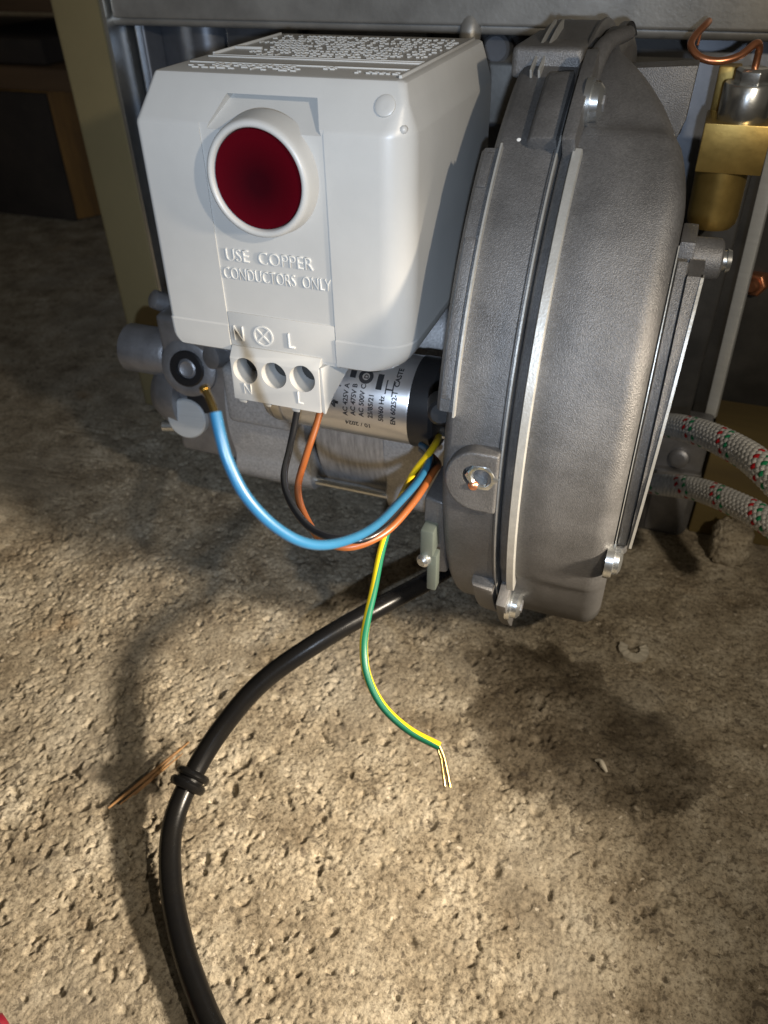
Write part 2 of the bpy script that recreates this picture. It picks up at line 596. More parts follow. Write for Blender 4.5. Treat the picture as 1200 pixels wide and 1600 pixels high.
def make_floor():
    xs = axis_pts(-330, 120, 0.62, -2500, 1500)
    ys = axis_pts(40, 400, 0.62, -1200, 4500)
    X, Y = np.meshgrid(xs, ys)
    wx = X + 2.2 * perlin(X / 7, Y / 7, 9) + 0.7 * perlin(X / 2.4, Y / 2.4, 12)
    wy = Y + 2.2 * perlin(X / 7, Y / 7, 10) + 0.7 * perlin(X / 2.4, Y / 2.4, 13)
    near = np.clip(1.2 - np.maximum(np.maximum(-330 - X, X - 120), np.maximum(40 - Y, Y - 400)) / 120, 0, 1)
    h = 1.5 * perlin(X / 46, Y / 46, 1)

    def chips(cell, amp, tilt, seed):
        """broken facets: every cell is a small tilted plane at its own height"""
        gx, gy = wx / cell, wy / cell
        ix, iy = np.floor(gx).astype(int), np.floor(gy).astype(int)
        best = np.full(X.shape, 9.0)
        sec = np.full(X.shape, 9.0)
        val = np.zeros(X.shape)
        for dx in (-1, 0, 1):
            for dy in (-1, 0, 1):
                cx, cy = ix + dx, iy + dy
                hh = PERM[(PERM[(cx + seed * 57) & 4095] + cy) & 4095]
                ox, oy = R1[hh], R2[hh]
                ex, ey = gx - cx - ox, gy - cy - oy
                d = np.sqrt(ex * ex + ey * ey)
                v = amp * (R3[hh] - 0.5) * 2 + tilt * cell * ((R4[hh] - 0.5) * ex + (R5[hh] - 0.5) * ey) * 2
                up_ = d < best
                sec = np.where(up_, best, np.minimum(sec, d))
                val = np.where(up_, v, val)
                best = np.where(up_, d, best)
        edge = np.clip((sec - best) / 0.22, 0, 1)
        return val * (0.35 + 0.65 * edge) - 0.25 * amp * (1 - edge)
    R1, R2, R3, R4, R5 = RNG.uniform(0, 1, (5, 4096))
    rough_ = np.clip(0.55 + 1.5 * perlin(X / 34, Y / 34, 21) + 0.9 * perlin(X / 90, Y / 90, 22) + 0.25 * np.clip((-X - 20) / 150, -0.4, 1), 0.30, 1.25)
    ux = X + 0.9 * perlin(X / 3, Y / 3, 14) + 0.4 * perlin(X / 1.4, Y / 1.4, 16)
    uy = Y + 0.9 * perlin(X / 3, Y / 3, 15) + 0.4 * perlin(X / 1.4, Y / 1.4, 17)
    grit = 0.22 * perlin(X / 3.4, Y / 3.4, 3) + 0.34 * perlin(X / 1.9, Y / 1.9, 4) + 0.34 * perlin(X / 1.25, Y / 1.25, 5)
    n1 = perlin(ux / 6.5, uy / 5.0, 31) + 0.6 * perlin(ux / 2.6, uy / 2.6, 32)
    n2 = perlin(ux / 3.2, uy / 2.7, 33) + 0.6 * perlin(ux / 1.5, uy / 1.5, 34)
    n3 = perlin(ux / 11.0, uy / 9.0, 35) + 0.55 * perlin(ux / 3.4, uy / 3.4, 36)
    cav = 1.9 * np.clip((n1 - 0.40) / 0.22, 0, 1) + 0.9 * np.clip((n2 - 0.42) / 0.20, 0, 1) + 1.3 * np.clip((n3 - 0.42) / 0.16, 0, 1)
    knob = 0.9 * np.clip((-n1 - 0.34) / 0.35, 0, 1) + 0.6 * np.clip((-n2 - 0.36) / 0.3, 0, 1)
    h += near * (0.8 * perlin(X / 17, Y / 17, 2) + rough_ * (0.7 * perlin(ux / 7.5, uy / 7.5, 23) + 0.25 * chips(6.5, 0.45, 0.22, 3) + knob + 1.0 * grit)
                 + 0.35 * grit - (0.35 + 0.75 * rough_) * cav)
    # smoother trowelled zone under and behind the burner
    sm = 1 / (1 + np.exp((Y - 330 + 0.25 * X) / 14))
    h *= 0.5 + 0.5 * sm
    # pits
    N = 1500
    px = RNG.uniform(-330, 120, N)
    py = RNG.uniform(40, 400, N)
    pr = RNG.gamma(2.2, 0.42, N) + 0.6
    x0, y0 = np.searchsorted(xs, -330), np.searchsorted(ys, 40)
    for k in range(N):
        i0, i1 = np.searchsorted(xs, [px[k] - 2 * pr[k], px[k] + 2 * pr[k]])
        j0, j1 = np.searchsorted(ys, [py[k] - 2 * pr[k], py[k] + 2 * pr[k]])
        if i1 <= i0 or j1 <= j0:
            continue
        xx = X[j0:j1, i0:i1] - px[k]
        yy = Y[j0:j1, i0:i1] - py[k]
        a = (k * 2.399) % math.pi
        xr = xx * math.cos(a) + yy * math.sin(a)
        yr = -xx * math.sin(a) + yy * math.cos(a)
        d = np.sqrt(xr ** 2 + (yr * (1.2 + 0.8 * ((k * 7) % 10) / 10)) ** 2) / pr[k]
        h[j0:j1, i0:i1] -= (0.7 * pr[k] * np.clip(1.15 - d, 0, 1) ** 0.8) * (0.5 + 0.5 * sm[j0:j1, i0:i1])
    h = np.minimum(h, 2.2 + 0.2 * h) - 1.9
    nx, ny = len(xs), len(ys)
    co = np.empty((ny * nx, 3), np.float32)
    co[:, 0] = X.ravel() * S
    co[:, 1] = Y.ravel() * S
    co[:, 2] = h.ravel() * S
    idx = np.arange(nx * ny).reshape(ny, nx)
    q = np.stack([idx[:-1, :-1], idx[:-1, 1:], idx[1:, 1:], idx[1:, :-1]], -1).reshape(-1, 4)
    me = bpy.data.meshes.new('floor')
    me.vertices.add(len(co))
    me.vertices.foreach_set('co', co.ravel())
    me.loops.add(q.size)
    me.loops.foreach_set('vertex_index', q.ravel().astype(np.int32))
    me.polygons.add(len(q))
    me.polygons.foreach_set('loop_start', np.arange(0, q.size, 4, dtype=np.int32))
    me.polygons.foreach_set('loop_total', np.full(len(q), 4, np.int32))
    me.polygons.foreach_set('use_smooth', np.ones(len(q), bool))
    me.update()
    me.validate()
    o = link('floor', me, CONC)
    o['kind'] = 'structure'
    o['label'] = 'rough pitted beige concrete floor with a dark damp stain'
    return o


make_floor()

# ------------------------------------------------------------------ boiler behind
bo = thing('boiler', (-160, 470, -300), 'boiler front with dark steel plate, cream side panel and grey top rail behind the burner', 'boiler')
mb = MB()
mb.box(-318, 320, 458, 464, -300, -40)
mb.build('front_plate', STEELD, bo, bevel=0.6)
# pressed recess panels of the plate
MB().hexa([(-316, 440, -300), (-309, 440, -300), (-309, 458, -300), (-316, 458, -300),
           (-316, 440, -47), (-309, 440, -47), (-309, 458, -47), (-316, 458, -47)]).build('plate_flange', STEELD, bo, bevel=2.0, seg=4)
mb = MB()
mb.loft([[(-309, 457.5, z), (-296, 452, z), (-282, 446, z), (-274, 446.5, z), (-268, 453, z), (-266, 457.5, z)] for z in (-300, -52)], True, True)
mb.build('pressed_corner', STEELD, bo, smooth=60)
MB().box(-262, -216, 450, 457.5, -300, -50.5).build('pressed_panel', STEELD, bo, bevel=1.5, seg=3)
MB().box(-176, -142, 449, 457.5, -150, -49).build('pressed_panel', STEELD, bo, bevel=1.5, seg=3)
mb = tube([(-330, 430, -47), (-120, 430, -47), (60, 430, -47), (300, 430, -47)], 3.4, 14, 20)
mb.build('rail_bead', STEELR, bo, smooth=50)
MB().box(-317, 320, 424, 462, -46.5, -8).build('top_rail', STEELR, bo, bevel=1.6, seg=3)
MB().lathe((-113, 427, -46.5), (0, -0.3, -1), [(-4, 4), (0, 5.2), (5, 5.2), (7, 4.4), (7.6, 2.5)], 20).build('hinge_pin', STEELR, bo, smooth=50)
MB().lathe((-104, 452, -58), (0, -1, 0), [(0, 7), (8, 7), (9.5, 5.6)], 20).build('plate_knob', STEELD, bo, smooth=40)
MB().box(-358, -322, 424, 1000, -300, 60).build('side_panel', CREAM, bo, bevel=3.5, seg=4)
MB().box(-321.5, -319, 421, 470, -300, -10).build('panel_trim', ZINC, bo, bevel=0.5)
# black strip painting the shade of a recess, and folded ledge between the box and the fan housing
MB().box(-140, -8, 454, 457.5, -62, -47).build('recess_shade', BLACKP, bo)
MB().hexa([(-140, 440, -92), (-8, 440, -92), (-8, 457.4, -92), (-140, 457.4, -92),
           (-140, 440, -64), (-8, 440, -64), (-8, 457.4, -60), (-140, 457.4, -60)]).build('folded_ledge', STEELR, bo, bevel=1.5, seg=3)
# right hand side: slotted guide bar and copper nut
mb = MB()
mb.prism([(30.6, 416, -70), (36.2, 414.5, -70), (37.4, 418, -70), (31.5, 421, -70)], (0, 0, 0), (4.6, 0, -160))
mb.build('guide_bar', DISC, bo, bevel=0.5)
MB().box(35.5, 39.5, 413, 419, -238, -229.5).build('guide_bar_foot', ZINC, bo, bevel=0.4)
MB().lathe((44.5, 446, -164), (-0.35, -1, 0.1), [(-12, 6.6), (0, 6.6), (1.2, 5.6)], 6).build('copper_nut', COPPER, bo, bevel=0.4)
MB().lathe((44.5, 446, -164), (-0.35, -1, 0.1), [(-12, 3.8), (4.5, 3.8), (6, 2.6)], 18).build('copper_stud', COPPER, bo, smooth=40)
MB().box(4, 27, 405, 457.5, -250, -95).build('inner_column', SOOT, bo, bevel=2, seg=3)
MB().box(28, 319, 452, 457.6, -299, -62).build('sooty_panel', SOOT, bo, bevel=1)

# ------------------------------------------------------------------ burner
bu = thing('burner', (-90, 300, -300), 'grey cast aluminium oil burner with fan housing, motor and pump behind the control box', 'burner')
YC, ZC = 330.0, -155.0


def arc(prof, th0, th1, n=60, rmod=None, xmod=None):
    """sweep an (x, r) outline about the fan axis between two angles (degrees, 0 = front, + = up)"""
    rings = []
    for k in range(n + 1):
        t = math.radians(th0 + (th1 - th0) * k / n)
        xs_ = xmod(math.degrees(t)) if xmod else 0.0
        dr = rmod(math.degrees(t)) if rmod else 0.0
        rings.append([(x + xs_ * min(1.0, max(0.0, (x + 29) / 26)), YC - (r + (dr if r > 90 else 0)) * math.cos(t), ZC + (r + (dr if r > 90 else 0)) * math.sin(t)) for x, r in prof])
    return MB().loft(rings)


def sstep(x, a, b):
    t = min(1, max(0, (x - a) / (b - a)))
    return t * t * (3 - 2 * t)


# left shell
profA = [(-38.2, 60), (-38.2, 121.2), (-38.7, 121.9), (-39.6, 121.9), (-40.2, 121.0), (-56, 121.0), (-57.5, 120.4), (-59.0, 118.6), (-60.0, 115.5), (-60.4, 108), (-60.4, 60)]
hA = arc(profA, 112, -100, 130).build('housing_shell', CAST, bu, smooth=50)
hA['label'] = 'left half of the cast fan housing'
# right shell: a full face, slightly stepped at top and bottom


def rB(t):
    return -2.2 * sstep(t, 54.5, 57.5) - 1.3 * (1 - sstep(t, -21.5, -19.0))


profB = [(1.2, 60), (1.2, 115.0)]
for k in range(0, 9):
    a = math.radians(90 * k / 8)
    profB.append((1.2 - 7 * (1 - math.cos(a)), 115.5 + 7.5 * math.sin(a)))
profB += [(-20, 123.2), (-31.4, 123.0), (-33.4, 121.6), (-36.6, 121.4), (-37.4, 120.6), (-37.4, 60)]
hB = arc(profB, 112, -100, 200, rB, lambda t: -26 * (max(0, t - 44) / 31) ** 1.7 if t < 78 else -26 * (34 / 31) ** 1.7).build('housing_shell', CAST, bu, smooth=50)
hB['label'] = 'right half of the cast fan housing with wide smooth face'
# raised bright rib beside the joint
arc([(-30.9, 118), (-30.9, 124.8), (-31.2, 125.3), (-33.6, 125.3), (-33.9, 124.8), (-33.9, 118)], 51, -23.5, 90).build('rib', MACH, bu, smooth=40)
arc([(-38.35, 118), (-38.35, 122.6), (-38.9, 122.6), (-38.9, 118)], 54, -60, 90).build('joint_lip', MACH, bu, smooth=40)
# left flange strip with its bright ridge and pads
arc([(-55.6, 112), (-55.6, 121.8), (-61.0, 121.4), (-62.4, 119.5), (-62.4, 112)], 51.5, 12.0, 50).build('flange_strip', CAST, bu, smooth=30)
arc([(-55.5, 112), (-55.5, 123.4), (-56.1, 123.4), (-56.1, 112)], 51.8, 11.5, 50).build('flange_ridge', MACH, bu, smooth=40)
arc([(-57.2, 112), (-57.2, 122.5), (-60.6, 122.4), (-60.6, 112)], 37.5, 14.0, 30).build('flange_pad', CAST, bu, bevel=0.35)
arc([(-57.8, 112), (-57.8, 122.4), (-60.8, 122.3), (-60.8, 112)], 50.5, 45.0, 10).build('flange_pad', CAST, bu, bevel=0.35)
# screw lugs top and bottom
for (a0, a1) in ((52.0, 64.5), (-25.0, -43.0)):
    arc([(-39.2, 110), (-39.2, 126.2), (-47.2, 125.4), (-48.2, 123.5), (-48.2, 110)], a0, a1, 14).build('screw_boss', CAST, bu, bevel=0.7)
    arc([(-32.9, 110), (-32.9, 130.5), (-36.9, 130.2), (-36.9, 110)], a0 - 1.5 * (1 if a0 > 0 else -1) + (0 if a0 > 0 else -2.5), a1 + (2 if a0 > 0 else -0.5), 16).build('lug', CAST, bu, bevel=0.5)
    tm = math.radians(59.0 if a0 > 0 else -31.0)
    rr = 125.0
    c = (-32.8, YC - rr * math.cos(tm), ZC + rr * math.sin(tm))
    sc = MB().lathe(c, (1, 0, 0), [(-1, 6.6), (0.9, 6.6), (1.0, 5.4), (3.2, 5.3), (4.3, 4.0), (4.7, 1.5)], 28).build('screw', ZINC, bu, smooth=30)
    MB().lathe(c, (1, 0, 0), [(4.0, 2.6), (4.9, 2.6)], 6).build('drive_socket', CAST_D, sc)
# screw on the right face, low
tm = math.radians(-11.5)
c = (1.4, YC - 119.5 * math.cos(tm), ZC + 119.5 * math.sin(tm) + 1)
sc = MB().lathe(c, (1, 0, 0.0), [(-2, 6.8), (0.6, 6.8), (0.7, 5.0), (2.4, 4.8), (3.3, 3.2), (3.5, 1)], 28).build('screw', ZINC, bu, smooth=30)
# top cap of the housing where two castings meet, plus upper wing
MB().box(-62, -39, 287, 330, -46, -36.5).build('top_pad', CAST, bu, bevel=2.2, seg=3)
for i in range(2):
    arc([(-53.5 + i * 2.6, 118), (-53.5 + i * 2.6, 123.6), (-54.2 + i * 2.6, 123.6), (-54.2 + i * 2.6, 118)], 66, 84, 12).build('casting_ridge', MACH, bu, smooth=40)
mb = tube([(-36, 281, -45), (-35, 290, -40), (-33, 300, -36.5), (-28, 312, -35)], 3.6, 14, 2, lambda t: 1.0 - 0.4 * t)
mb.build('joint_tongue', CAST, bu, smooth=60)
mb = MB()
mb.prism([(-26, 300, -43.5), (-4.0, 300, -42.0), (-4.6, 300, -58), (-7.0, 300, -66), (-20, 300, -62)], (0, 0, 0), (0, 12, 0))
mb.build('wing', CAST, bu, bevel=0.8)
# D-shaped boss with the hex nut
out = [(-38.9, -139.2)]
for k in range(0, 17):
    a = math.radians(90 + 180 * k / 16)
    out.append((-46.2 + 10.6 * math.cos(a), -151.0 + 11.8 * math.sin(a)))
out += [(-38.9, -162.8)]
nb = MB().prism([(x, 0, z) for x, z in out], (0, 204.8, 0), (0, 214, 0)).build('nut_boss', CAST, bu, bevel=1.0, seg=3)
cut = MB().lathe((-46.2, 200, -148.7), (0, 1, 0), [(0, 4.6), (9, 4.4)], 28).build('cut', CAST)
boolean(nb, [cut])
for p in nb.data.polygons:
    p.use_smooth = True
nb.data.set_sharp_from_angle(angle=math.radians(40))
# nut: hexagonal outside, round threaded hole


def annulus(c, ax, prof_out, prof_in, n):
    a = Vector(ax).normalized()
    t = Vector((0, 0, 1)) if abs(a.z) < 0.9 else Vector((1, 0, 0))
    e1 = a.cross(t).normalized()
    e2 = a.cross(e1)
    rings = []
    for (s, r, hexa) in prof_out + prof_in:
        rg = []
        for k in range(n):
            an = 2 * math.pi * k / n
            rr = r
            if hexa:
                w = (an % (math.pi / 3)) - math.pi / 6
                rr = r * math.cos(math.pi / 6) / math.cos(w)
            rg.append(tuple(Vector(c) + a * s + (e1 * math.cos(an) + e2 * math.sin(an)) * rr))
        rings.append(rg)
    rings.append(rings[0])
    return MB().loft(rings, False, False)


nut = annulus((-44.2, 206.6, -148.7), (0, -1, 0), [(-4, 5.6, True), (1.6, 5.6, True)], [(2.0, 4.4, False), (2.0, 3.5, False), (1.2, 3.0, False), (-4, 3.0, False)], 36).build('nut', ZINC, bu, smooth=25)
MB().lathe((-46.6, 204.6, -152.2), (0.2, -1, 0.3), [(-0.6, 1.9), (0.25, 1.4), (0.5, 0.4)], 9).build('copper_burr', COPPER, bu, smooth=60)
# left cheek below the boss, and cable clip
mb = MB()
mb.prism([(-59, 212, -168), (-66.3, 214, -168), (-67, 214.5, -190), (-66, 218, -208), (-59, 222, -210)], (0, 0, 0), (0, 22, 0))
mb.build('cheek', CAST, bu, bevel=1.2, seg=3)
mb = MB()
mb.box(-66.0, -61.0, 208, 219, -191, -179).box(-63.4, -59.6, 208.5, 213.5, -208, -190.5)
mb.build('cable_clip', CLIP, bu, bevel=0.8, seg=2)
MB().lathe((-64.6, 207.5, -193), (-0.3, -1, 0), [(-6, 2.6), (0.5, 2.6), (1.4, 1.6)], 14).build('clip_screw', ZINC, bu, smooth=40)
MB().lathe((-62.5, 218, -134), (0.3, -1, 0.2), [(-8, 4.6), (2, 4.4), (3, 3.4)], 18).build('shaft_stub', BLACKP, bu, smooth=40)
# small cast paint fleck
MB().lathe((-51.5, 258.2, -58.2), (0, -0.6, 0.8), [(-0.5, 1.7), (0.2, 1.4), (0.5, 0.6)], 9).build('paint_fleck', PAPER, bu, smooth=60)

# right cover: thin plate, tapering bracket and boss with bolt
arc([(1.8, 90), (1.8, 116.2), (2.2, 116.8), (4.8, 116.8), (5.3, 116.2), (5.3, 90)], 38, -10.5, 60).build('cover_plate', CAST, bu, smooth=40)
arc([(1.3, 90), (1.3, 118.0), (1.6, 118.0), (1.6, 90)], 40, -11.2, 60).build('cover_gasket', MACH, bu, smooth=40)
MB().lathe((3.6, YC - 112.5 * math.cos(math.radians(-9.2)), ZC + 114 * math.sin(math.radians(-9.2))), (0, -1, -0.15), [(-4, 1.9), (5.0, 1.9), (5.4, 1.2)], 16).build('plate_pin', CAST, bu, smooth=40)


def wedge_edge(t):
    th = math.radians(36 - 44 * t)
    return YC - 117.6 * math.cos(th), ZC + 117.6 * math.sin(th), 9.6 - 3.2 * t


rings = []
for k in range(25):
    y, z, x1 = wedge_edge(k / 24)
    rings.append([(5.4, y - 0.4, z), (x1, y, z), (x1 + 0.3, y + 14, z), (5.4, y + 14, z)])
MB().loft(rings).build('tapered_bracket', CAST, bu, smooth=30)
rings = []
for k in range(25):
    y, z, x1 = wedge_edge(k / 24)
    w = 0.25 * math.sin(k * 1.9) * math.sin(k * 0.7)
    rings.append([(x1 - 0.5, y - 0.7 + w, z), (x1 + 0.35, y - 0.7 + w, z), (x1 + 0.35, y + 2, z), (x1 - 0.5, y + 2, z)])
MB().loft(rings).build('bracket_edge', MACH, bu, smooth=30)
MB().box(1.5, 6.2, 249, 268, -97, -81).build('bracket_post', CAST, bu, bevel=0.8)
MB().lathe((5.6, 258, -88.5), (1, 0.1, 0), [(0, 6.4), (8.2, 6.2), (8.9, 5.4), (9.0, 3.0)], 26).build('bolt_boss', CAST, bu, smooth=35)
MB().lathe((14.3, 259, -88.8), (1, 0.1, 0), [(-1, 3.0), (1.6, 3.0), (1.7, 3.6), (3.0, 3.2), (3.4, 1.5)], 20).build('bolt', ZINC, bu, smooth=30)
# lower mounting brackets under the hoses


def rounded_plate(x0, x1, z0, z1, r, y0, y1):
    pts = [(x0, z1), (x1, z1)]
    for k in range(0, 7):
        a = math.radians(-90 * k / 6)
        pts.append((x1 - r + r * math.cos(a), z0 + r + r * math.sin(a)))
    for k in range(0, 4):
        a = math.radians(-90 - 90 * k / 3)
        pts.append((x0 + 2 + 2 * math.cos(a), z0 + 2 + 2 * math.sin(a)))
    return MB().prism([(x, 0, z) for x, z in pts], (0, y0, 0), (0, y1, 0))


fo = rounded_plate(12, 40.5, -304, -257, 10, 396, 412)
fo.build('mounting_foot', CAST, bu, bevel=1.5, seg=3)
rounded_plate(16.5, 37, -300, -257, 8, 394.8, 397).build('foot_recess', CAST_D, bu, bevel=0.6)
rounded_plate(14, 40, -262, -228, 3, 400, 416).build('mounting_foot', CAST_D, bu, bevel=1.2, seg=3)
MB().lathe((27, 400.5, -250), (-0.2, -1, 0.2), [(-2, 6), (3.5, 5.5), (4.5, 4), (4.6, 3)], 18).build('hose_union', CAST_D, bu, smooth=40)

# motor behind the capacitor (axis along X)
MY, MZ = 340.0, -197.0
MB().lathe((-143, MY, MZ), (1, 0, 0), [(0, 57), (0.3, 57.6), (35, 57.6), (35.3, 57)], 72).build('motor_stator', LAMI, bu, smooth=40)


def bell(xa, xb, r, mname, lobes):
    rings = []
    n = 96
    for (x, rr) in ((xa, r - 3), (xa + 1.2, r), (xb - 1.2, r), (xb, r - 3)):
        rg = []
        for k in range(n):
            a = 2 * math.pi * k / n
            d = 0
            for l in lobes:
                w = (a - math.radians(l) + math.pi) % (2 * math.pi) - math.pi
                d = max(d, 6.0 * math.exp(-(w / 0.13) ** 4))
            rg.append((x, MY - (rr + d) * math.cos(a), MZ + (rr + d) * math.sin(a)))
        rings.append(rg)
    return MB().loft(rings).build(mname, CAST_L, bu, smooth=50)


bell(-108, -62.5, 60, 'motor_end_bell', (-31, 60, 150, 240))
bell(-190, -146, 60, 'motor_end_bell', (-31, 60, 150, 240))
MB().lathe((-146.2, MY, MZ), (1, 0, 0), [(0, 54), (3.4, 54)], 60).build('motor_gap_ring', BLACKP, bu, smooth=40)
t = math.radians(-31)
ry, rz = MY - 61.8 * math.cos(t), MZ + 61.8 * math.sin(t)
MB().lathe((-146, ry, rz), (1, 0, 0), [(0, 2.3), (39, 2.3)], 18).build('tie_rod', ZINC, bu, smooth=40)
MB().lathe((-194, ry, rz), (1, 0, 0), [(0, 2.4), (1, 3.6), (5, 3.6)], 6).build('tie_rod_nut', ZINC, bu, bevel=0.3)
MB().box(-186, -149, 276, 290, -196, -166).build('motor_lug', CAST_L, bu, bevel=4, seg=4)

# capacitor
CY, CZ, CR = 262.0, -158.0, 18.0
ca = MB().lathe((-148, CY, CZ), (1, 0, 0), [(0, 11), (0.2, 15.5), (1.5, 17.0), (3.4, 17.5), (3.8, 16.6), (4.6, 16.6), (5.0, 18), (9, 18), (9.4, 17.2), (10.2, 17.2), (10.6, 18), (64, 18), (64.6, 17.8)], 72).build('capacitor', CAN, bu, smooth=40)
ca['label'] = 'silver cylindrical motor capacitor with printed ratings'
MB().lathe((-83.4, CY, CZ), (1, 0, 0), [(0, 18.35), (8.5, 18.35), (10, 17), (10.2, 12)], 60).build('end_cap', BLACKP, ca, smooth=40)
for k, (dy, dz) in enumerate(((-9, 2), (-8, -8), (-4, 9))):
    MB().box(-73.3, -64.5, CY + dy - 3.2, CY + dy + 3.2, CZ + dz - 0.5, CZ + dz + 0.5).build('terminal_tag', ZINC, ca)


def cyl(x_at, th0):
    """glyph u runs round the can upwards, glyph v runs to -X ... so rows read bottom to top"""
    def fn(u, v, w):
        a = math.radians(th0) + u / CR
        return (x_at - v, CY - (CR + 0.08 + w) * math.cos(a), CZ + (CR + 0.08 + w) * math.sin(a))
    return fn


def cyl_flip(x_at, th0):
    def fn(u, v, w):
        a = math.radians(th0) - v / CR
        return (x_at - u, CY - (CR + 0.08 + w) * math.cos(a), CZ + (CR + 0.08 + w) * math.sin(a))
    return fn


rows = [(-112.4, 6, '4', 5.4, 0.3), (-112.2, 32, 'µF', 3.0, 0.1), (-108.2, -4, 'AC 425V A', 2.8, 0.08), (-104.9, -2, 'AC 475V B', 2.8, 0.08),
        (-101.4, -2, 'AC 500V C', 2.8, 0.08), (-97.6, -2, '25/85/21', 2.8, 0.08), (-93.2, -4, '50/60 Hz', 2.8, 0.08), (-88.2, -6, 'EN 60252-1  CASTE', 2.8, 0.08)]
for (x, th, s, sz, bd) in rows:
    text_mesh('rating_print', s, cyl(x, th), sz, 0.0, INK, ca, bold=bd)
text_mesh('date_print', '10 / 2024', cyl_flip(-98.5, -12), 2.9, 0.0, INK, ca, bold=0.06)


def patch(x0, x1, a0, a1, name, m, lift=0.05, n=8):
    rings = []
    for k in range(n + 1):
        a = math.radians(a0 + (a1 - a0) * k / n)
        rings.append([(x0, CY - (CR + lift) * math.cos(a), CZ + (CR + lift) * math.sin(a)), (x1, CY - (CR + lift) * math.cos(a), CZ + (CR + lift) * math.sin(a))])
    return MB().loft(rings, False, False, closed=False).build(name, m, ca, smooth=60)


patch(-126.4, -117.6, 2, 60, 'print_label', PAPER, 0.05)
text_mesh('label_print', 'inc', cyl(-118.6, 6), 4.0, 0.0, INK, ca, bold=0.2)
text_mesh('label_print', 'E4', cyl(-122.6, 6), 3.4, 0.0, INK, ca, bold=0.2)
patch(-117.2, -116.8, 0, 60, 'label_rule', INK, 0.07)
patch(-97.4, -95.0, 36, 56, 'approval_mark', INK, 0.07)
patch(-93.4, -92.9, 32, 50, 'approval_mark', INK, 0.07)
patch(-90.6, -90.1, 30, 50, 'approval_mark', INK, 0.07)
patch(-93.2, -90.3, 37, 39, 'approval_mark', INK, 0.07)


def disc_on_can(x, th, r0, r1, name):
    rings = []
    for r in (r0, r1):
        rg = []
        for k in range(24):
            a = 2 * math.pi * k / 24
            t = math.radians(th) + r * math.sin(a) / CR
            rg.append((x + r * math.cos(a), CY - (CR + 0.09) * math.cos(t), CZ + (CR + 0.09) * math.sin(t)))
        rings.append(rg)
    return MB().loft(rings, False, False).build(name, INK, ca)


disc_on_can(-102.2, 50, 1.5, 3.0, 'approval_mark')
text_mesh('approval_mark', 'D', cyl(-101.2, 47), 2.4, 0.0, INK, ca, bold=0.1)
patch(-108.8, -106.4, 46, 58, 'approval_mark', INK, 0.06)

# oil pump at the far left
pu = MB().box(-224, -186, 286, 330, -226, -150).build('pump', CAST_D, bu, bevel=3, seg=3)
pu['label'] = 'dark cast oil pump with black plug and silver end disc'
MB().lathe((-250, 296, -175), (1, 0, 0), [(0, 10.5), (0.8, 12), (24, 12), (26, 11)], 32).build('port', CAST_D, pu, smooth=40)
MB().lathe((-238, 296, -196), (1, 0, 0), [(0, 6), (4, 13), (11, 17), (20, 18)], 32).build('regulator_bulge', CAST_D, pu, smooth=60)
MB().lathe((-208.5, 285, -174.5), (0.1, -1, 0.25), [(-6, 14.6), (1.2, 14.2), (2.4, 12.4), (2.5, 9.4)], 36).build('plug_boss', CAST_D, pu, smooth=40)
pg = MB().lathe((-208.2, 282.6, -174.0), (0.1, -1, 0.25), [(-2, 9.0), (0.8, 8.9), (1.4, 8.2), (1.5, 5.2), (-0.5, 4.6)], 36).build('plug', BLACKP, pu, smooth=30)
MB().lathe((-208.2, 282.6, -174.0), (0.1, -1, 0.25), [(-1.5, 4.4), (0.4, 4.4), (0.9, 3.6), (0.3, 2.2)], 24).build('hex_key_socket', CAST_D, pg, smooth=40)
MB().lathe((-214, 284, -203), (0.12, -1, 0.22), [(-8, 10.4), (2.4, 10.4), (3.2, 9.7), (3.4, 4)], 40).build('end_disc', DISC, pu, smooth=30)
MB().lathe((-205, 286.5, -191), (0.1, -1, 0.2), [(-4, 8.5), (0.5, 8.5), (0.7, 7.8)], 30).build('seal_ring', BLACKP, pu, smooth=30)
MB().lathe((-193, 284, -166), (-0.3, -1, 0.2), [(-4, 6), (2, 5.6), (2.6, 4)], 24).build('boss', CAST_D, pu, smooth=50)
MB().lathe((-228, 300, -150), (-0.4, -0.6, 0.5), [(-6, 5), (5, 4.5), (6, 3)], 16).build('nipple', CAST_D, pu, smooth=40)
MB().lathe((-231, 287, -213), (-1, -0.3, 0), [(-6, 3.2), (2, 3.2), (3, 2)], 16).build('stud', ZINC, pu, smooth=40)
MB().box(-192, -186.5, 288, 320, -232, -150).build('pump_flange', CAST, pu, bevel=1.2)
MB().lathe((-190, 300, -222), (1, 0, 0), [(0, 7), (10, 7)], 20).build('drain_stub', CAST_D, pu, smooth=40)

# ------------------------------------------------------------------ control box
cb = thing('control_box', (-122, 275, -129), 'light grey plastic control box with round red reset button and raised lettering', 'control box')


def rrect(x0, x1, y0, y1, z, rfl, rfr, rb, n=7):
    pts = []
    for (cx, cy, r, a0) in ((x1 - rfr, y0 + rfr, rfr, -90), (x1 - rb, y1 - rb, rb, 0), (x0 + rb, y1 - rb, rb, 90), (x0 + rfl, y0 + rfl, rfl, 180)):
        for k in range(n + 1):
            a = math.radians(a0 + 90 * k / n)
            pts.append((cx + r * math.cos(a), cy + r * math.sin(a), z))
    return pts


